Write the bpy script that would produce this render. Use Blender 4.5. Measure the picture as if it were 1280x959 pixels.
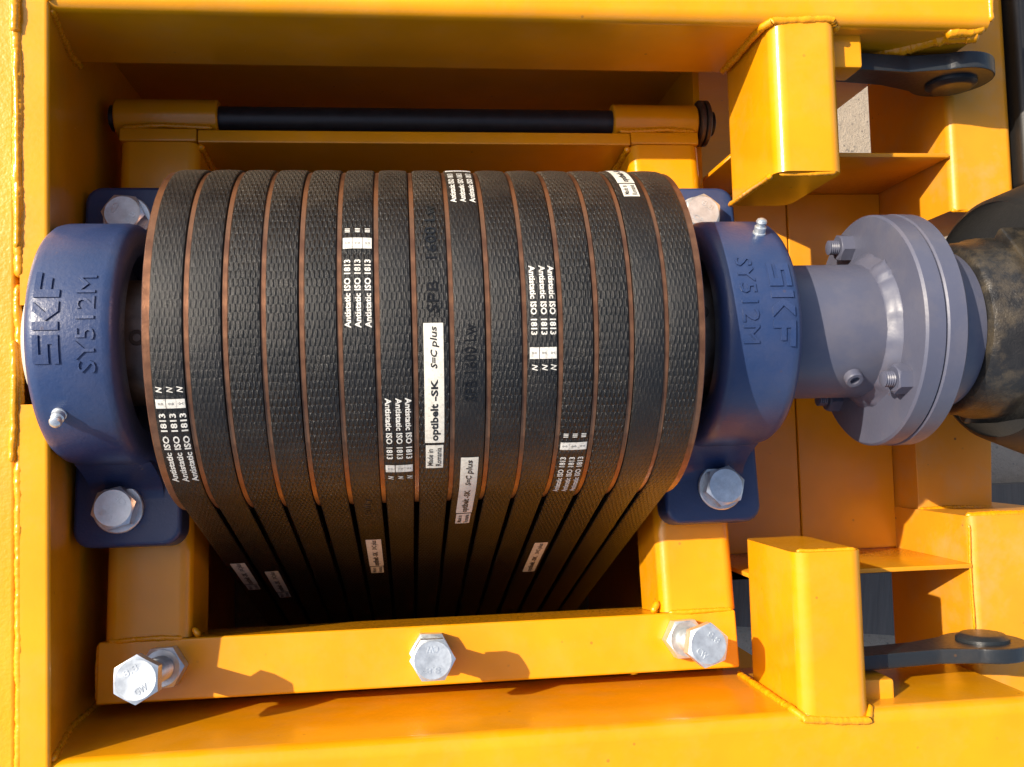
import bpy, bmesh, math, random
from mathutils import Vector, Matrix
R = math.radians
rnd = random.Random(7)
K = 0.001                                   # everything below is written in millimetres
scene = bpy.context.scene
for o in list(bpy.data.objects): bpy.data.objects.remove(o)
COL = scene.collection

# ------------------------------------------------------------------ camera
cam = bpy.data.cameras.new('camera'); co = bpy.data.objects.new('camera', cam); COL.objects.link(co)
cam.sensor_width = 36.0; cam.lens = 33.207; cam.clip_start = 0.01; cam.clip_end = 200.0
co.matrix_world = Matrix(((0.9930918, 0.02263263, -0.11513663, -16.332*K),
                          (-0.02928505, 0.9979776, -0.056419, -54.010*K),
                          (0.11362687, 0.05940103, 0.99174616, 655.398*K), (0, 0, 0, 1)))
scene.camera = co

# ------------------------------------------------------------------ sky, sun, exposure
SUN = Vector((48.5, -22, -47.5)).normalized()          # travel direction of the sunlight
elev = math.asin(-SUN.z); azim = math.atan2(-SUN.x, -SUN.y)
w = bpy.data.worlds.new('World'); scene.world = w; w.use_nodes = True
nt = w.node_tree; nt.nodes.clear()
sky = nt.nodes.new('ShaderNodeTexSky'); sky.sky_type = 'NISHITA'; sky.sun_disc = False
sky.sun_elevation = elev; sky.sun_rotation = azim; sky.air_density = 1.0; sky.dust_density = 3.0; sky.ozone_density = 1.0
bg = nt.nodes.new('ShaderNodeBackground'); bg.inputs['Strength'].default_value = 0.135
wo = nt.nodes.new('ShaderNodeOutputWorld')
nt.links.new(sky.outputs[0], bg.inputs[0]); nt.links.new(bg.outputs[0], wo.inputs[0])
sl = bpy.data.lights.new('sun', 'SUN'); sl.energy = 4.8; sl.angle = R(0.53); sl.color = (1.0, 0.88, 0.72)
so = bpy.data.objects.new('sun', sl); COL.objects.link(so)
so.rotation_euler = SUN.to_track_quat('-Z', 'Y').to_euler(); so.location = (-1, .5, 1)
vs = scene.view_settings; vs.view_transform = 'Standard'; vs.look = 'None'; vs.exposure = 0.66; vs.gamma = 1.0; vs.use_curve_mapping = False

# ------------------------------------------------------------------ materials
MATS = {}
class NT:
    def __init__(s, name):
        s.m = bpy.data.materials.new(name); s.m.use_nodes = True; s.t = s.m.node_tree; s.t.nodes.clear()
        s.out = s.n('ShaderNodeOutputMaterial'); s.b = s.n('ShaderNodeBsdfPrincipled'); s.l(s.b.outputs[0], s.out.inputs[0])
        MATS[name] = s.m
    def n(s, k, **kw):
        x = s.t.nodes.new(k)
        for a, v in kw.items(): setattr(x, a, v)
        return x
    def l(s, a, b): s.t.links.new(a, b)
    def set(s, **kw):
        for a, v in kw.items(): s.b.inputs[a.replace('_', ' ')].default_value = v
    def coord(s, kind='Object', scale=(1, 1, 1)):
        tc = s.n('ShaderNodeTexCoord'); mp = s.n('ShaderNodeMapping'); mp.inputs['Scale'].default_value = scale
        s.l(tc.outputs[kind], mp.inputs[0]); return mp.outputs[0]
    def noise(s, v, scale, detail=4, rough=.55):
        x = s.n('ShaderNodeTexNoise'); x.inputs['Scale'].default_value = scale; x.inputs['Detail'].default_value = detail
        x.inputs['Roughness'].default_value = rough; s.l(v, x.inputs['Vector']); return x.outputs['Fac']
    def ramp(s, f, stops):
        x = s.n('ShaderNodeValToRGB'); e = x.color_ramp.elements
        while len(e) < len(stops): e.new(.5)
        for i, (p, c) in enumerate(stops): e[i].position = p; e[i].color = c if len(c) == 4 else (*c, 1)
        s.l(f, x.inputs[0]); return x.outputs[0]
    def mix(s, f, a, b, mode='MIX'):
        x = s.n('ShaderNodeMix', data_type='RGBA', blend_type=mode)
        for sock, v in ((x.inputs[0], f), (x.inputs[6], a), (x.inputs[7], b)):
            if hasattr(v, 'links'): s.l(v, sock)
            else: sock.default_value = v if not isinstance(v, tuple) or len(v) == 4 else (*v, 1)
        return x.outputs[2]
    def math(s, op, a, b=0.0):
        x = s.n('ShaderNodeMath', operation=op)
        for sock, v in ((x.inputs[0], a), (x.inputs[1], b)):
            if hasattr(v, 'links'): s.l(v, sock)
            else: sock.default_value = v
        return x.outputs[0]
    def bump(s, h, dist, strength=1.0, prev=None):
        x = s.n('ShaderNodeBump'); x.inputs['Distance'].default_value = dist*K; x.inputs['Strength'].default_value = strength
        s.l(h, x.inputs['Height'])
        if prev is not None: s.l(prev, x.inputs['Normal'])
        return x.outputs[0]
def g(v): return (v, v, v)

def paint(name, col, rough=.3, peel=.12, dirt=.35, rough_cast=0.0, dust=.0):
    m = NT(name); v = m.coord()
    big = m.noise(v, 14, 3, .6); peelf = m.noise(v, 420, 1, .5); fine = peelf
    c2 = tuple(x*.72 for x in col); c3 = tuple(min(1, x*1.06) for x in col)
    c = m.mix(m.ramp(big, [(.3, g(0)), (.72, g(1))]), c2, c3)
    c = m.mix(.55, col, c)
    # specks of grit and small chips
    vo = m.n('ShaderNodeTexVoronoi'); vo.inputs['Scale'].default_value = 75; m.l(v, vo.inputs['Vector'])
    sp = m.ramp(vo.outputs['Distance'], [(.0, g(1)), (.055, g(1)), (.095, g(0))])
    pick = m.ramp(m.noise(v, 33, 1), [(.56, g(0)), (.62, g(1))])
    spk = m.math('MULTIPLY', sp, pick); spk = m.math('MULTIPLY', spk, dirt)
    c = m.mix(spk, c, (.10, .05, .02))
    # pale dust
    du = m.ramp(m.noise(v, 26, 4, .7), [(.46, g(0)), (.8, g(1))]); du = m.math('MULTIPLY', du, dust)
    c = m.mix(du, c, (.42, .33, .22))
    m.l(c, m.b.inputs['Base Color'])
    m.l(m.math('ADD', m.math('MULTIPLY', fine, .16), rough-.08), m.b.inputs['Roughness'])
    h = m.bump(peelf, peel, 1.0)
    h = m.bump(big, .5, .5, h)
    if rough_cast: h = m.bump(m.noise(v, 600, 2, .6), rough_cast, 1.0, h)
    m.l(h, m.b.inputs['Normal']); m.set(Specular_IOR_Level=.5)
    return m.m
YEL = (.74, .298, .003)
paint('yellow', YEL, .22, .045, .45, dust=.10)
paint('yellow_rough', YEL, .30, .20, .5, rough_cast=.05, dust=.08)
paint('yellow_weld', (.74, .295, .003), .28, .2, .4)
paint('yellow_dusty', (.70, .282, .008), .45, .06, .9, dust=.34)
paint('blue_cast', (.020, .041, .115), .36, .08, .25, rough_cast=.13, dust=.05)
paint('blue_grey', (.078, .084, .124), .42, .06, .3, dust=.10)
paint('slate', (.016, .020, .024), .34, .10, .6, dust=.05)
paint('black_plastic', (.006, .006, .006), .55, .06, .1, dust=.0)

def metal(name, col, rough, met=1.0, bumpd=.03, blot=None):
    m = NT(name); v = m.coord(); n = m.noise(v, 120, 5, .65); n2 = m.noise(v, 700, 3, .6)
    c = m.mix(m.ramp(n, [(.35, g(0)), (.7, g(1))]), tuple(x*.68 for x in col), col)
    if blot: c = m.mix(m.ramp(m.noise(v, 55, 6, .7), [(.46, g(0)), (.62, g(1))]), c, blot)
    m.l(c, m.b.inputs['Base Color']); m.set(Metallic=met)
    m.l(m.math('ADD', m.math('MULTIPLY', n, .28), rough-.14), m.b.inputs['Roughness'])
    m.l(m.bump(n2, bumpd), m.b.inputs['Normal']); return m.m
metal('zinc', (.72, .77, .79), .33, .7, .03)
metal('shaft_steel', (.48, .45, .42), .36, 1.0, .03)
metal('dark_steel', (.24, .22, .20), .42, .9, .05)
metal('rod_black', (.030, .028, .030), .42, .3, .05)
metal('rust', (.30, .14, .072), .34, .7, .12, (.17, .075, .04))
metal('dirty_black', (.022, .021, .020), .34, .2, .35, (.060, .048, .032))
metal('old_brown_steel', (.16, .12, .085), .45, .7, .1, (.09, .05, .03))

# belt fabric: UV u = length in mm, v = width in mm
m = NT('belt'); uvn = m.n('ShaderNodeUVMap'); uvn.uv_map = 'UVMap'
oi = m.n('ShaderNodeObjectInfo'); comb = m.n('ShaderNodeCombineXYZ'); m.l(m.math('MULTIPLY', oi.outputs['Random'], 913.0), comb.inputs[0])
add = m.n('ShaderNodeVectorMath', operation='ADD'); m.l(uvn.outputs[0], add.inputs[0]); m.l(comb.outputs[0], add.inputs[1]); uv = add.outputs[0]
nz = m.n('ShaderNodeTexNoise'); nz.inputs['Scale'].default_value = .35; nz.inputs['Detail'].default_value = 2; m.l(uv, nz.inputs['Vector'])
sc = m.n('ShaderNodeVectorMath', operation='SCALE'); sc.inputs[3].default_value = 1.1; m.l(nz.outputs['Color'], sc.inputs[0])
ad2 = m.n('ShaderNodeVectorMath', operation='ADD'); m.l(uv, ad2.inputs[0]); m.l(sc.outputs[0], ad2.inputs[1])
sx = m.n('ShaderNodeSeparateXYZ'); m.l(ad2.outputs[0], sx.inputs[0])
su = m.math('SINE', m.math('MULTIPLY', sx.outputs[0], math.pi/4.4)); sv = m.math('SINE', m.math('MULTIPLY', sx.outputs[1], math.pi/1.22))
dash = m.math('POWER', m.math('MAXIMUM', m.math('MULTIPLY', su, sv), 0.0), .8)
patch = m.math('MULTIPLY', m.ramp(m.noise(uv, .022, 3, .5), [(.36, g(.35)), (.56, g(1))]), m.ramp(oi.outputs['Random'], [(0, g(.12)), (.5, g(.6)), (1, g(1))]))
weave = m.noise(uv, 1.6, 3, .7); grit = m.noise(uv, 5.0, 3, .6)
hb = m.bump(m.math('MULTIPLY', dash, patch), 1.9, 1.0)
hb = m.bump(weave, .30, 1.0, hb); hb = m.bump(grit, .14, 1.0, hb); m.l(hb, m.b.inputs['Normal'])
c = m.mix(m.ramp(weave, [(.35, g(0)), (.72, g(1))]), (.0030, .0030, .0030), (.0120, .0117, .0112))
dustm = m.ramp(m.noise(uv, .055, 6, .72), [(.48, g(0)), (.78, g(1))])
c = m.mix(m.math('MULTIPLY', dustm, .13), c, (.12, .10, .075))
# road dust settled on the rear third of each belt, with a ragged edge
raw = m.n('ShaderNodeSeparateXYZ'); m.l(uvn.outputs[0], raw.inputs[0])
edge = m.math('ADD', m.math('SUBTRACT', raw.outputs[0], 56.0), m.math('MULTIPLY', m.math('SUBTRACT', m.noise(uv, .06, 5, .7), .5), 60.0))
edge = m.math('ADD', edge, m.math('MULTIPLY', m.math('SUBTRACT', oi.outputs['Random'], .5), 24.0))
rd = m.math('MULTIPLY', m.ramp(m.math('MULTIPLY', edge, .02), [(0, g(0)), (1, g(1))]), m.ramp(m.noise(uv, .5, 4, .7), [(.25, g(.25)), (.7, g(1))]))
c = m.mix(m.math('MULTIPLY', rd, .7), c, (.115, .092, .066))
m.l(c, m.b.inputs['Base Color']); m.l(m.math('ADD', m.math('MULTIPLY', grit, .18), .18), m.b.inputs['Roughness']); m.set(Specular_IOR_Level=.42)

def flat(name, col, rough=.6, wear=.25, wc=(.10, .09, .07)):
    m = NT(name); v = m.coord()
    f = m.math('MULTIPLY', m.ramp(m.noise(v, 420, 5, .75), [(.48, g(0)), (.66, g(1))]), wear)
    m.l(m.mix(f, col, wc), m.b.inputs['Base Color']); m.set(Roughness=rough); return m.m
flat('print_white', (.62, .60, .54), .6, .55); flat('label_white', (.64, .61, .52), .5, .30); flat('ink', (.012, .012, .012), .5, .0)
flat('cream_plastic', (.50, .46, .38), .4, .15); flat('seal', (.02, .018, .016), .5, .1)

m = NT('gravel'); v = m.coord(); vo = m.n('ShaderNodeTexVoronoi'); vo.inputs['Scale'].default_value = 170; vo.inputs['Randomness'].default_value = 1.0; m.l(v, vo.inputs['Vector'])
n1 = m.noise(v, 90, 6, .75); n2 = m.noise(v, 420, 3, .6)
c = m.mix(n1, (.17, .135, .095), (.38, .315, .235))
peb = m.math('MULTIPLY', m.ramp(vo.outputs['Distance'], [(.16, g(1)), (.34, g(0))]), m.ramp(m.noise(v, 70, 2), [(.5, g(0)), (.6, g(1))]))
c = m.mix(peb, c, (.09, .075, .06)); c = m.mix(m.math('MULTIPLY', n2, .4), c, (.42, .37, .30))
m.l(c, m.b.inputs['Base Color']); m.set(Roughness=.95)
m.l(m.bump(n2, 1.0, 1.0, m.bump(n1, 3.0)), m.b.inputs['Normal'])
m = NT('old_wood'); v = m.coord('Object', (3, 60, 30)); n1 = m.noise(v, 3, 6, .7)
m.l(m.mix(n1, (.045, .038, .032), (.15, .13, .11)), m.b.inputs['Base Color']); m.set(Roughness=.9); m.l(m.bump(n1, 1.5), m.b.inputs['Normal'])

# ------------------------------------------------------------------ mesh helpers (millimetres in, metres out)
AL = R(7.0)
SUB = Matrix.Rotation(-AL, 4, 'X')                  # the hinged carrier is swung up by its jacking bolts
IDW = Matrix.Identity(4)
def mm(M):                                           # matrix in mm -> matrix in m
    M = M.copy()
    for i in range(3): M[i][3] *= K
    return M
def T(x, y, z): return Matrix.Translation((x, y, z))
def finish(me, mat, smooth=30):
    for mt in ([mat] if isinstance(mat, str) else mat): me.materials.append(MATS[mt])
    if smooth:
        me.polygons.foreach_set('use_smooth', [True]*len(me.polygons)); me.set_sharp_from_angle(angle=R(smooth))
    return me
def to_mesh(name, bm, mat, smooth=30, recalc=True):
    if recalc: bmesh.ops.recalc_face_normals(bm, faces=bm.faces[:])
    bmesh.ops.scale(bm, vec=(K, K, K), verts=bm.verts[:])
    me = bpy.data.meshes.new(name); bm.to_mesh(me); bm.free(); return finish(me, mat, smooth)
def link(name, me, parent=None, M=None):
    o = bpy.data.objects.new(name, me); COL.objects.link(o)
    if M is not None: o.matrix_world = mm(M)
    if parent is not None: o.parent = parent
    return o
def part(name, bm, mat, parent, smooth=30, wn=False, M=None, recalc=True):
    o = link(name, to_mesh(name, bm, mat, smooth, recalc), parent, M)
    if wn: add_wn(o)
    return o
def add_wn(o):
    md = o.modifiers.new('normals', 'WEIGHTED_NORMAL'); md.keep_sharp = True; md.weight = 80
def tag(o, label, cat, group=None, kind=None):
    if label: o['label'] = label
    if cat: o['category'] = cat
    if group: o['group'] = group
    if kind: o['kind'] = kind
    return o
def thing(name, label, cat, M=IDW, group=None):
    o = bpy.data.objects.new(name, None); COL.objects.link(o); o.empty_display_size = .01; o.matrix_world = mm(M)
    return tag(o, label, cat, group)
def copy_tree(o, M=None, label=None, parent=None):
    c = o.copy(); COL.objects.link(c)
    if parent is not None: c.parent = parent; c.matrix_parent_inverse = o.matrix_parent_inverse
    if M is not None: c.matrix_world = mm(M)
    if label: c['label'] = label
    for ch in list(o.children): copy_tree(ch, parent=c)
    return c
def box(bm, x0, x1, y0, y1, z0, z1, bev=0, seg=3, M=None, axis=None):
    vs_ = bmesh.ops.create_cube(bm, size=1)['verts']
    for v in vs_:
        v.co = Vector(((x0+x1)/2 + v.co.x*(x1-x0), (y0+y1)/2 + v.co.y*(y1-y0), (z0+z1)/2 + v.co.z*(z1-z0)))
    if M is not None:
        for v in vs_: v.co = M @ v.co
    if bev:
        es = list({e for v in vs_ for e in v.link_edges})
        if axis is not None:                         # tube: only the long edges are rounded
            es = [e for e in es if all(abs(e.verts[0].co[i]-e.verts[1].co[i]) < 1e-4 for i in range(3) if i != axis)]
        bmesh.ops.bevel(bm, geom=es, offset=bev, segments=seg, profile=.5, affect='EDGES', clamp_overlap=True)
    return bm
def nb(*a, **k): return box(bmesh.new(), *a, **k)
def lathe(bm, prof, seg=64, M=None, closed=False, jit=None):
    """prof: (x, r) list, turned round the local X axis"""
    rings = []
    for i, (x, r) in enumerate(prof):
        rg = []
        for k in range(seg):
            a = 2*math.pi*k/seg
            rr = r + (jit(i, k) if jit else 0)
            p = Vector((x, rr*math.sin(a), rr*math.cos(a)))
            rg.append(bm.verts.new(M @ p if M is not None else p))
        rings.append(rg)
    n = len(rings)
    for i in range(n if closed else n-1):
        A, B = rings[i], rings[(i+1) % n]
        for k in range(seg):
            bm.faces.new((A[k], A[(k+1) % seg], B[(k+1) % seg], B[k]))
    if not closed:
        for rg in (rings[0], rings[-1]):
            try: bm.faces.new(rg)
            except ValueError: pass
    return bm
def nl(*a, **k): return lathe(bmesh.new(), *a, **k)
def prism(bm, pts, z0, z1, M=None, bev=0):
    lo = [bm.verts.new((x, y, z0)) for x, y in pts]; hi = [bm.verts.new((x, y, z1)) for x, y in pts]; n = len(pts)
    fs = [bm.faces.new(lo[::-1]), bm.faces.new(hi)] + [bm.faces.new((lo[i], lo[(i+1) % n], hi[(i+1) % n], hi[i])) for i in range(n)]
    if bev:
        bmesh.ops.recalc_face_normals(bm, faces=fs)
        bmesh.ops.bevel(bm, geom=list({e for f in fs for e in f.edges}), offset=bev, segments=2, profile=.5, affect='EDGES')
    if M is not None:
        for v in bm.verts: v.co = M @ v.co
    return bm
def weld(bm, path, r, step=1.0, seed=0, lump=.045, seg=12, squash=1.0):
    """a rippled bead along a polyline"""
    q = random.Random(seed); pts = [Vector(p) for p in path]; out = []; r *= .8; w1 = Vector((0, 0, 0))
    for a, b in zip(pts, pts[1:]):
        n = max(2, int((b-a).length/step)); out += [a.lerp(b, i/n) for i in range(n)]
    out.append(pts[-1]); rings = []; drift = 0
    for i, p in enumerate(out):
        d = (out[min(i+1, len(out)-1)] - out[max(i-1, 0)]).normalized()
        u = d.orthogonal().normalized(); v = d.cross(u)
        drift = drift*.93 + q.uniform(-1, 1)*.045; w1 = w1*.93 + Vector((q.uniform(-1, 1), q.uniform(-1, 1), q.uniform(-1, 1)))*.07*r; p = p + w1
        rr = r*(1 + lump*.5*math.sin(i*1.05+seed+drift*20) + q.uniform(-.5, .5)*lump*.6 + drift)
        if i in (0, len(out)-1): rr *= .35
        elif i in (1, len(out)-2): rr *= .75
        rings.append([bm.verts.new(p + (u*math.cos(2*math.pi*k/seg) + v*math.sin(2*math.pi*k/seg)*squash)*rr*(1+q.uniform(-.05, .05))) for k in range(seg)])
    for A, B in zip(rings, rings[1:]):
        for k in range(seg): bm.faces.new((A[k], A[(k+1) % seg], B[(k+1) % seg], B[k]))
    bm.faces.new(rings[0][::-1]); bm.faces.new(rings[-1])
    return bm
def nw(path, r, **k): return weld(bmesh.new(), path, r, **k)
def text_geo(s, bold=0.0, extrude=0.0):
    cu = bpy.data.curves.new('tmp', 'FONT'); cu.body = s; cu.offset = bold; cu.extrude = extrude; cu.resolution_u = 2
    ob = bpy.data.objects.new('tmp', cu); me = bpy.data.meshes.new_from_object(ob)
    V = [v.co.copy() for v in me.vertices]; F = [list(p.vertices) for p in me.polygons]
    bpy.data.objects.remove(ob); bpy.data.curves.remove(cu); bpy.data.meshes.remove(me)
    return V, F
def map_geo(bm, V, F, fn):
    vv = [bm.verts.new(fn(v)) for v in V]
    for f in F:
        try: bm.faces.new([vv[i] for i in f])
        except ValueError: pass
def fit_text(bm, s, length, height, fn, bold=.012, extrude=0.0, shear=0.0):
    """text scaled into length x height (whole glyph box), fn(a, b, c): a along, b up, c out"""
    V, F = text_geo(s, bold, extrude)
    x0 = min(v.x for v in V); x1 = max(v.x for v in V); y0 = min(v.y for v in V); y1 = max(v.y for v in V)
    def q(v):
        b = (v.y-y0)/(y1-y0); a = (v.x-x0)/(x1-x0)
        return fn(a*length + shear*b*height, b*height, v.z)
    map_geo(bm, V, F, q)

# ------------------------------------------------------------------ ground
gm = bmesh.new(); bmesh.ops.create_grid(gm, x_segments=2, y_segments=2, size=20000)
o = part('ground', gm, 'gravel', None, 0, M=T(0, 0, -540)); tag(o, 'beige gravelly ground seen through the gaps beside the brackets', 'ground', kind='structure')

# ------------------------------------------------------------------ outer frame (yellow weldment), world millimetres
FR = thing('machine_frame', 'large yellow welded steel frame surrounding the belt drive', 'frame')
ZT = 100
MXZ = Matrix(((1, 0, 0, 0), (0, 0, 1, 0), (0, 1, 0, 0), (0, 0, 0, 1)))
def side_prism(y0, y1, top):
    bm = bmesh.new(); pts = [(-229, -60), (-225, -60), (-225, 32), (-213, ZT), (-229, ZT)] if top else [(-229, -60), (-225, -60), (-225, 10), (-229, 10)]
    prism(bm, pts, y0, y1, bev=0)
    es = [e for e in bm.edges if abs(e.verts[0].co.z-e.verts[1].co.z) > 5 and abs(e.verts[0].co.x+213) < 1]
    if es: bmesh.ops.recalc_face_normals(bm, faces=bm.faces[:]); bmesh.ops.bevel(bm, geom=es, offset=3, segments=4, profile=.5, affect='EDGES')
    bmesh.ops.transform(bm, matrix=MXZ, verts=bm.verts[:]); return bm
part('inner_side_plate', side_prism(28, 330, True), 'yellow', FR, wn=True)
part('inner_side_plate', side_prism(-330, -28, True), 'yellow', FR, wn=True)
part('inner_side_plate', side_prism(-28, 28, False), 'yellow', FR)
part('outer_side_beam', nb(-330, -231.5, -330, 330, -60, ZT-1.5, 3.0, 4), 'yellow_rough', FR, wn=True)
part('rear_beam', nb(-226, 366, 200.5, 300, 12, ZT, 8, 5, axis=0), 'yellow', FR, wn=True)
part('front_beam', nb(-226, 372, -310, -225.5, -22, ZT, 9, 5, axis=0), 'yellow', FR, wn=True)
part('rear_back_plate', nb(-229, 381, 234, 242, -545, 11.5), 'yellow', FR)
part('side_chute_plate', nb(-229, -225.2, -318, 234, -545, -58), 'yellow', FR)
part('side_chute_plate', nb(212, 216.8, -318, 234, -545, -40), 'yellow', FR)
part('front_chute_plate', nb(-228, 375, -318, -312, -545, -20), 'yellow', FR)
# stub brackets either side of the coupling
part('bracket_box', nb(218, 262, 106, 203, 12, ZT+.8, 9, 6, axis=1), 'yellow', FR, wn=True)
part('bracket_box', nb(218, 262, -232, -129.5, 12, ZT+.8, 9, 6, axis=1), 'yellow', FR, wn=True)
part('added_slit_backing', nb(288, 315, -152, 138, -91, -87), 'yellow', FR)  # added backing below the floor plates, keeps light from showing through their slit
# sheet trough under the coupling
part('floor_plate', nb(217.5, 301, -153, 139.5, -86, -83, .6, 1), 'yellow', FR)
part('floor_plate', nb(302.2, 382.7, -153, 139.5, -86, -83, .6, 1), 'yellow', FR)
part('trough_side_plate', nb(219, 382.5, 139.5, 142.8, -86, 20, .8, 2), 'yellow', FR)
part('trough_side_plate', nb(219, 382.5, -156.6, -153.2, -86, 20, .8, 2), 'yellow', FR)
# end posts at the far right
part('end_box', nb(383, 433, 101, 330, -98, 20, 6, 4, axis=1), 'yellow_dusty', FR, wn=True)
part('end_box', nb(382, 470, -330, -120, -98, 20, 6, 4, axis=1), 'yellow_dusty', FR, wn=True)
pm = prism(bmesh.new(), [(384, -122), (446, -122), (449, -64), (439, -53), (417, -43), (384, -34)], -98, -50, bev=1.2)
part('step_plate', pm, 'yellow_dusty', FR, wn=True)
# tabs carrying the links
part('tab', nb(262.4, 286, 179, 202, 60, 84, 2, 2), 'yellow', FR, wn=True)
part('tab', nb(262.4, 288, -229, -213.5, 50, 80, 2, 2), 'yellow', FR, wn=True)
# weld beads
W = [([(-230.4, -330, ZT-2.5), (-230, -140, ZT-2.3), (-230.5, 40, ZT-2.6)], 3.3),
     ([(-229.6, 44, ZT-2), (-230.6, 92, ZT-.6), (-230, 150, ZT-1.5), (-231, 182, ZT-1), (-230.5, 330, ZT-2)], 3.6),
     ([(-230.3, 60, ZT+.6), (-229.8, 100, ZT+.4), (-230.6, 176, ZT+.7)], 2.5),
     ([(-231.6, 184, ZT+.5), (-230.6, 196, ZT+2), (-231, 214, ZT+.6)], 3.7),
     ([(-233, -60, ZT), (-231.6, -22, ZT+.8), (-232, 8, ZT)], 2.6),
     ([(-213, 199.8, ZT-4), (-224, 199.8, 34), (-224, 199.8, 12)], 2.6),
     ([(-213, -224.8, ZT-4), (-224, -224.8, 34), (-224, -224.8, -22)], 2.6),
     ([(-213, 204, ZT), (-213.2, 260, ZT)], 2.6),
     ([(-213, -229, ZT), (-213.2, -300, ZT)], 2.6),
     ([(214.5, 200.3, 20), (215, 200, ZT-6), (220, 201.5, ZT), (259, 203.5, ZT+.5), (263.5, 200.5, ZT-4), (263.5, 200, 20)], 2.9),
     ([(215, -225, 0), (215, -225, ZT-7), (220, -229, ZT), (259, -231.5, ZT+.5), (263.5, -226.5, ZT-5), (263.5, -225.5, 20)], 2.9),
     ([(221, 105.6, ZT-5), (236, 104.9, ZT-2.5), (257, 105.6, ZT-1.5)], 2.0),
     ([(217.6, 105.8, ZT-9), (217.2, 105.8, 60), (217.6, 105.8, 14)], 2.4),
     ([(221, -129.0, ZT-5), (258, -129, ZT-2.5)], 1.6),
     ([(383, 101, 17), (400, 100.4, 19), (428, 101, 17)], 2.0),
     ([(382, -119.6, 16), (410, -119, 18.5), (465, -119.6, 17)], 3.0),
     ([(384, -121, -49), (446, -121, -48)], 3.4),
     ([(382.2, -126, 19), (381.6, -150, 18.4), (382, -200, 19)], 1.2),
     ([(296, 203, 42), (330, 203, 66), (350, 202.5, 84), (364, 203, 90)], 7.5),
     ([(340, 201.5, 90), (358, 201, 92), (366, 203, 94)], 5.0), ([(366, 206, 30), (366.5, 205, 70), (367, 206, 96)], 3.0),
     ([(366.5, 205, 99), (367, 250, 99)], 2.5), ([(372, -229, 98), (373, -300, 99)], 4.0)]
for i, (p, r) in enumerate(W):
    part('weld_bead', nw(p, r, seed=i+3), 'yellow_weld', FR, smooth=50)

# ------------------------------------------------------------------ hinged carrier (built in its own tilted frame)
CA = thing('pulley_carrier', 'yellow rectangular carrier frame of square tube that the blue bearings stand on', 'carrier frame', SUB)
part('rail', nb(-209, -155, -177.5, 161, -62, 0, 8, 5, axis=1), 'yellow', CA, wn=True)
part('rail', nb(155, 208.5, -177.5, 161, -62, 0, 8, 5, axis=1), 'yellow', CA, wn=True)
part('front_cross_bar', nb(-212, 206.5, -216, -177.8, -80, .6, 1.6, 3), 'yellow', CA, wn=True)
part('rear_cross_bar', nb(-156, 156, 160.6, 170.2, -62, .6, 1.2, 2), 'yellow', CA, wn=True)
part('rear_end_plate', nb(-209, -156.4, 161.2, 171, -60, 1.2, 1.5, 2), 'yellow', CA, wn=True)
part('rear_end_plate', nb(156.4, 208, 161.2, 171, -60, 1.2, 1.5, 2), 'yellow', CA, wn=True)
HY, HZ = 184.0, -12.0
for x0, x1 in ((-214, -143), (145, 210)):
    part('hinge_tube', nl([(x0, 10), (x0, 12.6), (x0+1, 13.6), (x1-1, 13.6), (x1, 12.6), (x1, 10)], 48, T(0, HY, HZ)), 'yellow', CA, 40)
for i, (p, r) in enumerate([([(-206, -177.6, -1), (-180, -177, .4), (-160, -177.8, -.5)], 2.2), ([(160, -177.5, -.6), (185, -177.2, .3), (205, -177.6, -.8)], 2.0),
     ([(-211.5, -179, -2), (-212.3, -195, -2.5), (-211.8, -214, -3)], 1.7), ([(-154.6, -172, -5), (-150, -177.4, -4)], 2.6), ([(154.4, -170, -5), (149, -177.4, -4)], 2.8),
     ([(-208, 172, -1), (-184, 172.8, .4), (-146, 172.4, -1)], 2.0), ([(148, 172, -1), (184, 172.8, .4), (206, 172.4, -1)], 2.0),
     ([(-154.4, 159, -2), (-154.4, 159, -55)], 3.2), ([(154.4, 159, -2), (154.4, 159, -55)], 3.2)]):
    part('weld_bead', nw(p, r, seed=50+i), 'yellow_weld', CA, smooth=50)
rod = part('hinge_rod', nl([(-219, 7), (-218, 9.2), (224, 9.2), (225, 7)], 40), 'rod_black', None, 40, M=SUB @ T(0, HY, HZ))
tag(rod, 'long dark steel hinge rod running through the yellow hinge tubes', 'rod')
RW = thing('retaining_ring', 'brown steel washers on the right end of the hinge rod', 'washer', SUB @ T(214, HY, HZ))
for k in range(2):
    part('washer', nl([(k*4.2-2.6, 9.6), (k*4.2-2.6, 16), (k*4.2-1.9, 17.2), (k*4.2+.4, 17.2), (k*4.2+1.1, 16), (k*4.2+1.1, 9.6)], 40, closed=True), 'old_brown_steel', RW, 35)

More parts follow.
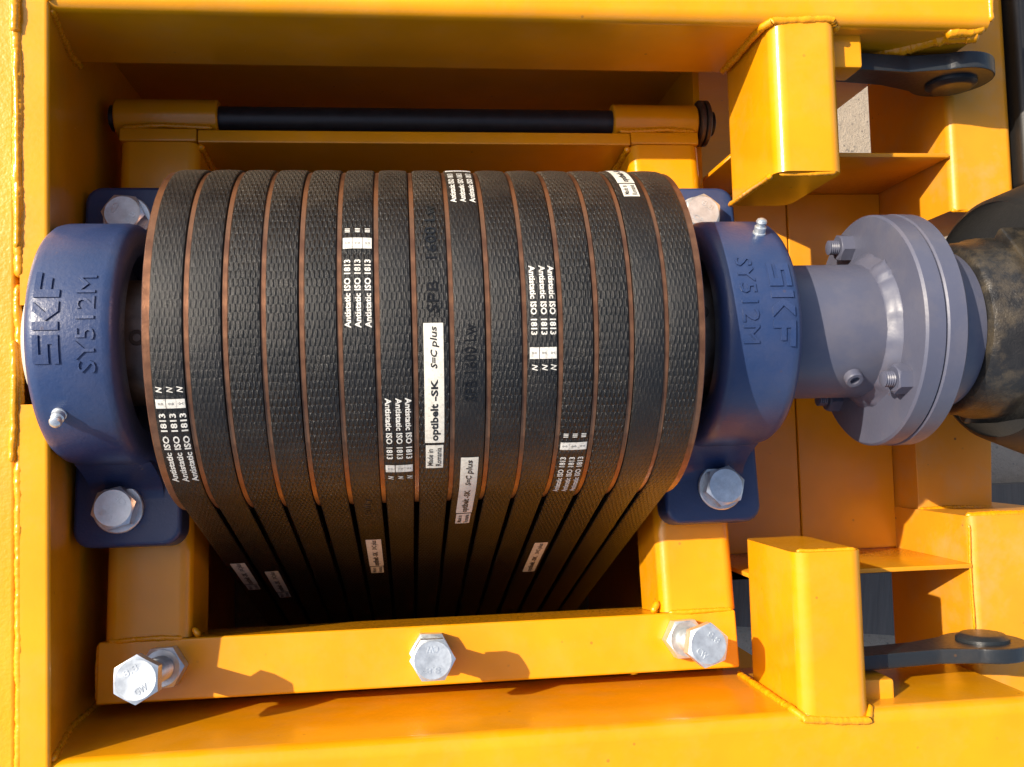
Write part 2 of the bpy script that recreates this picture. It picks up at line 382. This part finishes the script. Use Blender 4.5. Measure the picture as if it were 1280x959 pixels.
# ------------------------------------------------------------------ bolts (local: seat at z = 0, axis Z)
def hexpts(af, n=6, rot=0): 
    r = af/2/math.cos(math.pi/6); return [(r*math.cos(math.pi/3*k+rot), r*math.sin(math.pi/3*k+rot)) for k in range(6)]
def hex_head(z0, z1, af, chamfer=1.4):
    """hexagon with the turned 30 degree chamfer on top"""
    bm = bmesh.new(); N = 72; rr = af/2
    def hexr(a): a = a % (math.pi/3) - math.pi/6; return rr/math.cos(a)
    rings = []
    prof = [(z0, 1.0, None), (z1-2.6, 1.0, None), ('c', 1, None), (z1-.25, 0, rr*.955), (z1, 0, rr*.93), (z1-.12, 0, rr*.80), (z1-.18, 0, 0.01)]
    for z, k, rad in prof:
        rg = []
        for i in range(N):
            a = 2*math.pi*i/N; h = hexr(a)
            if z == 'c': zz = z1 - .25 - max(0, (h - rr*.955))*.5; r_ = h
            elif rad is None: zz, r_ = z, h
            else: zz, r_ = z, rad
            rg.append(bm.verts.new((r_*math.cos(a), r_*math.sin(a), zz)))
        rings.append(rg)
    for A, B in zip(rings, rings[1:]):
        for i in range(N): bm.faces.new((A[i], A[(i+1) % N], B[(i+1) % N], B[i]))
    bm.faces.new(rings[0][::-1]); return bm
ZR = Matrix.Rotation(R(-90), 4, 'Y')                # lathe X axis -> Z
def zlathe(prof, seg=48, closed=False): return nl([(z, r) for z, r in prof], seg, ZR, closed)
def head_marks(z, top, bottom, s=1.0):
    bm = bmesh.new()
    fit_text(bm, top, 8.6*s, 4.0*s, lambda a, b, c: Vector((a-4.3*s, b+4.0*s, z+c*.8)), .02, .35)
    fit_text(bm, bottom, 7.4*s, 4.0*s, lambda a, b, c: Vector((a-3.7*s, b-8.2*s, z+c*.8)), .02, .35)
    return bm
def bearing_bolt(M, ang, label, marks):
    t = thing('bearing_bolt', label, 'bolt', M @ Matrix.Rotation(R(ang), 4, 'Z'), 'bolts holding down the bearings')
    part('washer', zlathe([(0, 9), (0, 15), (.5, 15.3), (2.4, 15.3), (3.0, 14.7), (3.0, 9)], 48, True), 'zinc', t, 35)
    h = part('hex_head', hex_head(3.1, 13.5, 24), 'zinc', t, 25)
    part('grade_mark', head_marks(13.4, '8.8', marks), 'zinc', h, 30)
    part('shank', zlathe([(-20, 7.5), (3.2, 7.9)], 24), 'zinc', t)
def jack_bolt(M, hz, ang, nang, label, marks):
    t = thing('jacking_bolt', label, 'bolt', M, 'jacking bolts through the front cross bar')
    part('lock_nut', hex_head(.2, 13, 24), 'zinc', t, 25, M=None).rotation_euler = (0, 0, R(nang))
    thr = []; z = -95.0
    while z < hz-14: thr += [(z, 6.9), (z+1, 7.8)]; z += 2
    part('threaded_shank', zlathe(thr, 24), 'zinc', t, 40)
    h = part('hex_head', hex_head(hz-10, hz, 24), 'zinc', t, 25); h.rotation_euler = (0, 0, R(ang))
    part('grade_mark', head_marks(hz-.1, '8.8', marks), 'zinc', h, 30)
BX = 195.0
for x, y, a, lab, mk in ((-BX, 95.5, 235, 'zinc hex bolt on the rear foot of the left bearing', 'CP'),
                         (-BX, -95.5, 135, 'zinc hex bolt on the front foot of the left bearing', 'CP'),
                         (BX, 95.5, -38, 'zinc hex bolt on the rear foot of the right bearing', 'CP'),
                         (BX, -95.5, 75, 'zinc hex bolt on the shaded front foot of the right bearing', 'CP')):
    bearing_bolt(SUB @ T(x, y, 22.2), a, lab, mk)
for x, hz, a, na, lab, mk in ((-169.5, 70, 30, 2, 'long zinc jacking bolt at the left end of the front cross bar', 'GW'),
                              (-2, 54, 180, 178, 'zinc jacking bolt in the middle of the front cross bar', 'CW'),
                              (167.5, 58, -42, 2, 'zinc jacking bolt at the right end of the front cross bar', 'CW')):
    jack_bolt(SUB @ T(x, -194.5, .7), hz, a, na, lab, mk)

# ------------------------------------------------------------------ plummer block bearings (local: origin under the shaft at base level)
AX = 69.8; RH = 71.0
def outline_r(th):
    """distance from shaft axis to the casting outline; th measured from +z towards +y"""
    s, c = abs(math.sin(th)), math.cos(th)
    if c >= 0: return RH
    lo, hi = 0.0, 140.0                              # march outwards until the outline is met
    r = RH
    for _ in range(60):
        mid = (lo+hi)/2; y = mid*s; z = AX + mid*c
        wdt = RH + (14*((48-z)/48)**2 if z < 48 else 0)
        if y < wdt*(1 if z > 0 else 1) and z > .5: lo = mid
        else: hi = mid
    return lo
def build_bearing(M, label, group):
    t = thing('pillow_block_bearing', label, 'bearing', M, group)
    bm = bmesh.new(); N = 96
    secs = [(-10, None, 40), (-10, None, 49), (-22, None, 52), (-24, None, 54), (-24, 7, None), (-22.8, 3, None), (-20, .8, None), (-16, 0, None),
            (16, 0, None), (20, .8, None), (22.8, 3, None), (24, 7, None), (24, None, 54), (22, None, 52), (10, None, 49), (10, None, 40)]
    rings = []
    for x, ins, rad in secs:
        rg = []
        for k in range(N):
            a = 2*math.pi*k/N; r = rad if rad else outline_r(a) - ins
            rg.append(bm.verts.new((x, r*math.sin(a), AX + r*math.cos(a))))
        rings.append(rg)
    for A, B in zip(rings, rings[1:]):
        for k in range(N): bm.faces.new((A[k], A[(k+1) % N], B[(k+1) % N], B[k]))
    h = part('housing', bm, 'blue_cast', t, 50)
    fb = bmesh.new(); box(fb, -33, 33, -119, 119, 0, 22, 0)
    vert = [e for e in fb.edges if abs(e.verts[0].co.z-e.verts[1].co.z) > 5]
    bmesh.ops.bevel(fb, geom=vert, offset=11, segments=5, profile=.5, affect='EDGES')
    topE = [e for e in fb.edges if all(v.co.z > 21 for v in e.verts)]
    bmesh.ops.bevel(fb, geom=topE, offset=3, segments=3, profile=.5, affect='EDGES')
    foot = part('foot', fb, 'blue_cast', t, 40, wn=True)
    # cast shoulders between foot and arch
    for s in (-1, 1):
        sb = bmesh.new(); prof = []
        for k in range(9):
            u = k/8; prof.append((s*(70 + 20*u), 22 + 34*(1-u)**2.2))
        A = [sb.verts.new((-22, y, z)) for y, z in prof]; B = [sb.verts.new((22, y, z)) for y, z in prof]
        lo1 = sb.verts.new((-22, s*66, 21)); lo2 = sb.verts.new((22, s*66, 21)); e1 = sb.verts.new((-22, s*90, 21)); e2 = sb.verts.new((22, s*90, 21))
        for k in range(8): sb.faces.new((A[k], A[k+1], B[k+1], B[k]))
        sb.faces.new(A + [e1, lo1]); sb.faces.new((B + [e2, lo2])[::-1])
        part('shoulder', sb, 'blue_cast', t, 40)
    # raised cast lettering on the crown; the text runs along +y, its top towards -x
    def on(x, y, out):
        a = y/RH; return Vector((x, (RH+out)*math.sin(a), AX + (RH+out)*math.cos(a)))
    lb = bmesh.new()
    S = 13.0
    rc = lambda a, b, c, d: [(a, b), (c, b), (c, d), (a, d)]
    polys = {'S': [rc(0, 0, 15, 3.0), rc(10.2, 3.0, 15, 5.2), rc(0, 5.2, 15, 7.8), rc(0, 7.8, 4.8, 10.0), rc(0, 10.0, 15, 13)],
             'K': [rc(0, 0, 4.4, 13), [(4.9, 6.5), (9.2, 6.5), (15.2, 13), (9.8, 13)], [(9.8, 0), (15.4, 0), (9.2, 6.5), (4.9, 6.5)]],
             'F': [rc(0, 0, 4.4, 13), rc(4.4, 4.4, 11.5, 7.4), rc(4.4, 10.0, 15, 13)]}
    off = -26.0
    for ch in 'SKF':
        for poly in polys[ch]:
            pb = bmesh.new(); prism(pb, poly, -1.5, .95)
            bmesh.ops.triangulate(pb, faces=[f for f in pb.faces if len(f.verts) > 4])
            bmesh.ops.subdivide_edges(pb, edges=[e for e in pb.edges if e.calc_length() > 4], cuts=2, use_grid_fill=True)
            idx = {v: i for i, v in enumerate(pb.verts)}
            map_geo(lb, [v.co.copy() for v in pb.verts], [[idx[v] for v in f.verts] for f in pb.faces], lambda v: on(-4.5-v.y, off+v.x, v.z)); pb.free()
        off += 17.6
    part('cast_maker_name', lb, 'blue_cast', h, 30)
    tb = bmesh.new()
    fit_text(tb, 'SY512M', 53, 9.6, lambda a, b, c: on(13.5-b, -31+a, -.6 + (1.5 if c > 0 else 0)), 0, .1)
    part('cast_size_mark', tb, 'blue_cast', h, 30)
    # bearing insert, seal, locking collar
    part('bearing_insert', nl([(-9, 31), (-9, 47), (-6, 49.5), (6, 49.5), (9, 47), (9, 31)], 64, T(0, 0, AX), closed=True), 'dark_steel', t, 35)
    part('seal', nl([(9.2, 39), (9.8, 39), (9.8, 46), (9.2, 46)], 64, T(0, 0, AX), closed=True), 'seal', t, 35)
    cl = part('locking_collar', nl([(-26, 30.5), (-26, 36.5), (-25, 37.5), (38, 37.5), (39, 36.5), (39, 30.5)], 64, T(0, 0, AX), closed=True), 'dark_steel', t, 35)
    a = R(8); Ms = T(26, 0, AX) @ Matrix.Rotation(a, 4, 'X') @ T(0, 0, 37.2)
    sb = bmesh.new(); lathe(sb, [(0, 4.6), (.7, 4.2), (.7, 2.2), (-2, 2.0)], 20, Ms @ ZR); part('set_screw', sb, 'seal', cl, 35)
    # grease nipple
    a = math.asin(-.70); Mn = T(-9, 0, AX) @ Matrix.Rotation(-a, 4, 'X') @ T(0, 0, RH-.4)
    gb = bmesh.new(); lathe(gb, [(0, 3.9), (1.2, 3.9), (1.4, 3.5), (4.6, 3.5), (5.2, 2.6), (6.2, 2.3), (6.9, 3.0), (8.0, 3.3), (9.2, 2.8), (10.0, 1.4), (10.1, .5)], 28, Mn @ ZR)
    part('grease_nipple', gb, 'zinc', t, 35)
    return t
BL = build_bearing(SUB @ T(-190, 0, 0), 'blue cast bearing block left of the belt pulley, text reading upwards', 'blue bearing blocks')
build_bearing(SUB @ T(190, 0, 0) @ Matrix.Rotation(math.pi, 4, 'Z'), 'blue cast bearing block between the belt pulley and the flanged coupling', 'blue bearing blocks')

part('end_cap', nl([(-24.2, 41), (-29, 41), (-33.5, 40), (-36, 37.5), (-37, 32), (-37.2, 4)], 64, T(0, 0, AX)), 'cream_plastic', BL, 40)['label'] = 'cream plastic end cap of the bearing'
# ------------------------------------------------------------------ shaft
sh = part('drive_shaft', nl([(-212, 25), (-210.6, 29.2), (-210, 30), (221, 30), (222, 29)], 72), 'shaft_steel', None, 35, M=SUB @ T(0, 0, AX))
tag(sh, 'round steel shaft running through both blue bearings and the pulley', 'shaft')

# ------------------------------------------------------------------ pulley (local: axis X)
PU = thing('grooved_pulley', 'wide multi-groove belt pulley with rusty brown ridges between the belts', 'pulley', SUB @ T(0, 0, AX))
part('core', nl([(-143, 31), (-143, 60), (-136, 62), (-136, 84), (136, 84), (136, 62), (143, 60), (143, 31)], 96, closed=True), 'dark_steel', PU, 30)
RR = 100.3
me_r = to_mesh('groove_ridge', nl([(-4.4, 83), (-1.75, 99.2), (-1.2, RR), (1.2, RR), (1.75, 99.2), (4.4, 83)], 144), 'rust', 35)
for k in range(1, 15):
    o = link('groove_ridge', me_r, PU); o.location = ((-142.5+19*k)*K, 0, 0)
me_e = to_mesh('end_ridge', nl([(-3.2, 83), (-3.2, 99.4), (-2.6, RR), (.9, RR), (1.7, 99.2), (4.4, 83)], 144), 'rust', 35)
o = link('end_ridge', me_e, PU); o.location = (-142.0*K, 0, 0)
o = link('end_ridge', me_e, PU); o.location = (142.0*K, 0, 0); o.rotation_euler = (0, 0, math.pi)

# ------------------------------------------------------------------ belts (path in the carrier's y-z plane, around the shaft axis)
BR = 101.5; TA = R(14.5); CD = 497.0; S0 = -(math.pi/2 - TA)*BR     # front tangent
def path(s, h=0.0):
    """s: mm along the outside from the crown, positive towards the rear; returns (y, z) about the shaft axis"""
    r = BR + h; sb = (math.pi/2 + TA)*BR
    dy, dz = -math.sin(TA), -math.cos(TA)
    if s >= S0 and s <= sb:
        a = s/BR; return r*math.sin(a), r*math.cos(a)
    if s < S0:
        L = S0 - s
        if L <= CD: a = S0/BR; return r*math.sin(a) + dy*L, r*math.cos(a) + dz*L
        a = S0/BR - (L-CD)/BR; return CD*dy + r*math.sin(a), CD*dz + r*math.cos(a)
    L = s - sb; a = sb/BR; return r*math.sin(a) + dy*L, r*math.cos(a) + dz*L
def belt_mesh():
    bm = bmesh.new(); uvl = bm.loops.layers.uv.new('UVMap')
    ss = []; s = S0; n1 = 120; arc = math.pi*BR
    ss += [S0 + arc*i/n1 for i in range(n1+1)]                      # over the top pulley
    ss += [S0 + arc + CD*i/12 for i in range(1, 12)]
    nf = 12; low = []
    low += [S0 - CD*i/24 for i in range(1, 25)]
    low += [S0 - CD - arc*i/36 for i in range(1, 37)]
    seq = low[::-1] + ss
    sec = [(-5.2, -13), (-7.9, -1.6), (-8.05, -.7), (-7.6, -.1), (-6.4, .12), (-3, .32), (0, .38), (3, .32), (6.4, .12), (7.6, -.1), (8.05, -.7), (7.9, -1.6), (5.2, -13)]
    rings = []; us = []
    for s in seq:
        rings.append([bm.verts.new((x, *path(s, h))) for x, h in sec]); us.append(s)
    rings.append(rings[0]); us.append(us[-1] + (CD/12))
    for i in range(len(rings)-1):
        A, B = rings[i], rings[i+1]; n = len(sec)
        for k in range(n):
            f = bm.faces.new((A[k], B[k], B[(k+1) % n], A[(k+1) % n]))
            x0_, x1_ = sec[k][0] + 8, (sec[(k+1) % n][0] + 8); vals = [(us[i], x0_), (us[i+1], x0_), (us[i+1], x1_), (us[i], x1_)]
            for lp, (u, q) in zip(f.loops, vals): lp[uvl].uv = (u, q)
    return to_mesh('belt', bm, 'belt', 40)
me_b = belt_mesh()
def crown(v):
    pts = ((0, .38), (3, .32), (6.4, .12), (7.6, -.1), (8.05, -.7)); v = min(8.05, abs(v))
    for (a, p), (b, q_) in zip(pts, pts[1:]):
        if v <= b: return p + (q_-p)*(v-a)/(b-a)
    return -.7
def bpos(s, v, h):
    y, z = path(s, h - .38 + crown(v)); return Vector((v, y, z))
def up_map(s0, v0, h):    # text runs towards +s, its top towards -x
    return lambda a, b, c: bpos(s0 + a, v0 - b, h + (c if c > 0 else 0))
def dn_map(s0, v0, h):    # text runs towards -s, its top towards +x
    return lambda a, b, c: bpos(s0 - a, v0 + b, h + (c if c > 0 else 0))
def strip(bm, s0, s1, v0, v1, h):
    n = max(1, int(abs(s1-s0)/2)); P = [[bm.verts.new(bpos(s0 + (s1-s0)*i/n, v, h)) for v in [v0 + (v1-v0)*j_/6 for j_ in range(7)]] for i in range(n+1)]
    for A, B in zip(P, P[1:]):
        for k in range(6): bm.faces.new((A[k], A[k+1], B[k+1], B[k]))
D = BR*math.pi/180
H1, H2 = .52, .62
ordn = ['leftmost', 'second', 'third', 'fourth', 'fifth', 'sixth', 'seventh', 'eighth', 'ninth', 'tenth', 'eleventh', 'twelfth', 'thirteenth', 'fourteenth', 'rightmost']
desc = {0: 'black ribbed drive belt at the left edge of the pulley, white antistatic print low down', 14: 'plain black drive belt at the right edge of the pulley',
        5: 'sixth black belt from the left, white antistatic print on its upper half', 6: 'seventh black belt from the left, upside-down white print near its bottom',
        7: 'eighth black belt from the left, the middle one with the long cream label', 8: 'ninth black belt from the left, white print at its very top',
        10: 'eleventh black belt from the left, upside-down white print beside its middle', 11: 'twelfth black belt from the left, white print low on the curve',
        13: 'fourteenth black belt from the left, cream label at its very top'}
BELT = []
for k in range(15):
    x = -133 + 19*k
    b = link('drive_belt', me_b, None, SUB @ T(x + rnd.uniform(-.25, .25), 0, AX)); BELT.append(b)
    tag(b, desc.get(k, f'plain black drive belt, {ordn[k]} from the left on the pulley'), 'belt', 'drive belts around the pulley')
def antistatic(k, sA, s1, band, nn, up=True, mark='III', rows=(-5.2, 0, 5.2), voff=0.0):
    """three lines of print; sA start of the words, s1 end; band (s, s) of the white boxes; nn the marks beyond"""
    bm = bmesh.new(); fn = up_map if up else dn_map; L = abs(s1-sA)
    for r_ in rows:
        v = r_ + voff
        hh = 3.3
        if abs(v) > 6.0: continue
        fit_text(bm, 'Antistatic ISO 1813', L, hh, fn(sA, v + (hh/2 if up else -hh/2), H1), .03)
        if nn is not None:
            ln = 2.6; s_ = nn - ln/2 if up else nn + ln/2
            fit_text(bm, mark, ln, 2.6 if mark != 'N' else 3.0, fn(s_, v + (1.3 if up else -1.3), H1), .02, 0, .25 if mark == 'N' else 0)
    part('printed_lettering', bm, 'print_white', BELT[k], 0)
    if band:
        bb = bmesh.new()
        for r_ in rows:
            v = r_ + voff; strip(bb, band[0], band[1], max(-7.4, v-2.45), min(7.4, v+2.45), H1+.02)
        bo = part('printed_box', bb, 'print_white', BELT[k], 0)
        ib = bmesh.new(); mid = (band[0]+band[1])/2
        for r_ in rows:
            v = r_ + voff; fit_text(ib, 'o-o', 2.6, 1.3, lambda a, b, c, v=v: bpos(mid-.65+b, max(-6.5, min(6.5, v-1.3+a)), H2), .0)
        part('box_mark', ib, 'ink', bo, 0)
antistatic(0, -60*D, -33.6*D, (-32*D, -29.2*D), -26.6*D, True, 'N', (-4.6, .6, 5.6))
antistatic(5, -9.7*D, 10.9*D, (14.6*D, 18.4*D), 21.2*D, True, 'III')
antistatic(6, -30.5*D, -52.5*D, (-58.6*D, -55.2*D), -61.4*D, False, 'N', (-4.8, .6, 5.6))
antistatic(8, 33.5*D, 56*D, (60*D, 64*D), None, True, 'III')
antistatic(10, 8.5*D, -12.6*D, (-19.6*D, -16.2*D), -22*D, False, 'N', (-4.4, .9, 5.6))
antistatic(11, -76*D, -54*D, (-50.8*D, -47.7*D), -45*D, True, 'III', (-4.8, .2, 5.0))
def maker_label(k, s0, s1, wd=10.0, v=0.0, made=True, small=1.0):
    """cream label, words run towards +s"""
    bm = bmesh.new(); strip(bm, s0, s1, v-wd/2, v+wd/2, H1)
    lb = part('printed_label', bm, 'label_white', BELT[k], 0)
    L = s1-s0; tb = bmesh.new()
    fit_text(tb, 'optibelt', L*.34, wd*.52, up_map(s0+L*.02, v+wd*.31, H2), .034)
    fit_text(tb, '-SK', L*.18, wd*.36, up_map(s0+L*.385, v+wd*.19, H2), .034)
    fit_text(tb, 'S=C', L*.14, wd*.34, up_map(s0+L*.645, v+wd*.17, H2), .03, 0, .25)
    fit_text(tb, 'plus', L*.155, wd*.46, up_map(s0+L*.81, v+wd*.28, H2), .02, 0, .22)
    part('label_lettering', tb, 'ink', lb, 0)
    if made:
        b2 = bmesh.new(); sA, sB = s0 - L*.29, s0 - L*.025; strip(b2, sA, sB, v-wd*.46, v+wd*.46, H1)
        l2 = part('printed_label', b2, 'label_white', BELT[k], 0); t2 = bmesh.new()
        fit_text(t2, 'Made in', (sB-sA)*.72, wd*.30, up_map(sA+(sB-sA)*.12, v-wd*.08, H2), .012)
        fit_text(t2, 'Romania', (sB-sA)*.80, wd*.30, up_map(sA+(sB-sA)*.10, v+wd*.36, H2), .012)
        part('label_lettering', t2, 'ink', l2, 0)
maker_label(7, -46.2*D, -8.6*D, 10.2)
maker_label(8, S0-36, -52.7*D, 9.6, .4)
maker_label(13, 46*D, 78*D, 10)
maker_label(0, S0-196, S0-134, 10, 1.0); maker_label(1, S0-226, S0-160, 9.6, 1.5); maker_label(5, S0-158, S0-88, 10, .3); maker_label(11, S0-196, S0-113, 9.4, 1.2, False)
def embossed(k, txt, s0, s1, hgt, up=True):
    bm = bmesh.new(); fn = up_map(s0, hgt/2, .2) if up else dn_map(s0, -hgt/2, .2)
    fit_text(bm, txt, abs(s1-s0), hgt, lambda a, b, c: fn(a, b, .55 if c > 0 else 0), 0, .1)
    part('embossed_mark', bm, 'belt', BELT[k], 30)
embossed(7, 'SPB', -5.6*D, 4*D, 6.0); embossed(7, '1600 Lw', 11*D, 32*D, 6.0)
embossed(8, 'SPB 1600 Lw', -32*D, -9*D, 6.0); embossed(5, '1600 Lw', S0-32, S0-4, 5.0)

# ------------------------------------------------------------------ flanged coupling (local: axis X at the shaft)
CP = thing('flanged_coupling', 'blue-grey flanged shaft coupling right of the right-hand bearing', 'coupling', SUB @ T(0, 0, AX))
q = random.Random(4)
part('hub_sleeve', nl([(219, 31), (219, 41.6), (220.5, 43), (282, 43.4), (286, 43.4)], 96), 'blue_grey', CP, 35)
lump = {}
def jit(i, k):
    key = (i, k//3); lump.setdefault(key, q.uniform(-1, 1)); return (.6*math.sin(k*.31) + .4*math.sin(k*.83+1) + lump[key]*.6 + (3.0 if 10 < (k % 60) < 16 else 0))*(1 if 0 < i < 5 else .2)
part('weld_bead', nl([(277, 42.6), (278.2, 44.0), (280.2, 45.6), (282.4, 47.4), (284.4, 49.4), (285.6, 50.4)], 120, jit=jit), 'blue_grey', CP, 60)
part('flange', nl([(285, 30), (285, 73.6), (286.4, 75), (296.8, 75), (297.6, 74.2), (297.6, 30)], 128), 'blue_grey', CP, 35)
part('flange', nl([(298.2, 30), (298.2, 74.4), (299.2, 75.4), (310, 75.2), (311.4, 73.8), (311.4, 40)], 128), 'blue_grey', CP, 35)
part('tapered_boss', nl([(311, 57), (318, 56), (330, 53), (338, 51), (338, 30)], 96), 'blue_grey', CP, 35)
for a in (97, -42, 218):
    Mb = Matrix.Rotation(R(-a), 4, 'X') @ T(285, 0, 60) @ Matrix.Rotation(R(-90), 4, 'Y')      # local z -> -x
    n = hex_head(0, 8.5, 16); bmesh.ops.transform(n, matrix=Mb, verts=n.verts[:])
    nut = part('flange_nut', n, 'blue_grey', CP, 30)
    th = []; z = 0.0
    while z < 15: th += [(z, 4.3), (z+.7, 4.9)]; z += 1.4
    tb = bmesh.new(); lathe(tb, th + [(15.4, 3.2)], 20, Mb @ ZR); part('bolt_end', tb, 'blue_grey', nut, 40)
Ms = Matrix.Rotation(R(52.8), 4, 'X') @ T(260.5, 0, 42.5)
sb = bmesh.new(); lathe(sb, [(0, 5.6), (4.6, 5.6), (5.4, 5.0), (5.4, 3.0), (2, 2.8)], 28, Ms @ ZR); part('set_screw', sb, 'blue_grey', CP, 35)

# ------------------------------------------------------------------ universal joint and guard
UJ = thing('joint_yoke', 'dirty black cast joint yoke cut off by the right edge, next to the coupling', 'yoke', SUB @ T(0, 0, AX))
q2 = random.Random(9)
part('yoke_collar', nl([(338.5, 30), (338.5, 51), (340, 54.5), (344, 56.5), (354, 57.5), (358, 59.5), (372, 60), (377, 56), (380, 47), (430, 44)], 72, jit=lambda i, k: q2.uniform(-.25, .25)), 'dirty_black', UJ, 40)
for a in (35, 215):
    fk = bmesh.new(); Ma = Matrix.Rotation(R(-a), 4, 'X')
    pts = [(366, -30), (392, -30), (410, -27)] + [(428 + 27*math.cos(R(t_)), 27*math.sin(R(t_))) for t_ in range(-80, 81, 16)] + [(410, 27), (392, 30), (366, 30)]
    prism(fk, pts, 36, 62, bev=3, M=None); bmesh.ops.transform(fk, matrix=Ma, verts=fk.verts[:])
    ar = part('fork_arm', fk, 'dirty_black', UJ, 40, wn=True)
    cb = bmesh.new(); lathe(cb, [(56, 17), (65, 17), (66.5, 15.5), (66.5, 11), (64, 10)], 32, Ma @ T(426, 0, 0) @ ZR); part('bearing_cup', cb, 'dark_steel', ar, 40)
GU = part('joint_guard', nl([(362, 78), (364, 81), (400, 95), (450, 118), (452, 116), (402, 92), (366, 78)], 72, closed=True), 'black_plastic', None, 40, M=SUB @ T(12, 6, AX))
tag(GU, 'black plastic guard cone around the joint yoke at the right edge', 'guard')

# ------------------------------------------------------------------ links with round eyes
def link_bar(M, label, yf, yb, side):
    t = thing('link_arm', label, 'link', M, 'dark link arms at the right')
    bm = bmesh.new(); cx, cz, r = 371, 45, 28; pts = [(262, 72), (262, 46)]
    a0, a1 = -140, 126
    pts = [(240, 72), (240, 50), (322, 38), (340, 31)] + [(cx + r*math.cos(R(a)), cz + r*math.sin(R(a))) for a in range(a0, a1+1, 6)] + [(330, 63)]
    Mx = Matrix(((1, 0, 0, 0), (0, 0, 1, 0), (0, 1, 0, 0), (0, 0, 0, 1)))
    prism(bm, pts, min(yf, yb), max(yf, yb), bev=1.5)
    bmesh.ops.transform(bm, matrix=Mx, verts=bm.verts[:])
    part('arm', bm, 'slate', t, 35, wn=True)
    Mb = T(cx, yf, cz) @ Matrix.Rotation(R(-90*side), 4, 'X')
    pb = bmesh.new(); lathe(pb, [(-4, 17), (2.0, 17), (4.4, 14), (4.8, 12), (4.8, 2)], 48, Mb @ ZR); part('pin_head', pb, 'slate', t, 35)
    return t
link_bar(IDW, 'dark slate link arm with round eye behind the rear bracket box', 185, 197, -1)
link_bar(IDW, 'dark slate link arm with round eye behind the front bracket box', -201, -211, 1)

# ------------------------------------------------------------------ bits at the far right
fl = part('rubber_flap', nb(434, 452, 116, 330, -60, 30, 5, 3), 'black_plastic', None, 30, wn=True); tag(fl, 'black rubber strip at the upper right edge', 'rubber strip')
for i, (x, y) in enumerate(((520, -260), (640, -190))):
    pl = part('timber_board', nb(-55, 55, -300, 300, -11, 11, 1.5, 2), 'old_wood', None, 30, M=T(x, y, -528) @ Matrix.Rotation(R(84+6*i), 4, 'Z'))
    tag(pl, ['weathered grey timber board on the ground below the front link arm', 'weathered grey timber board on the ground at the right edge'][i], 'board', 'old boards on the ground')
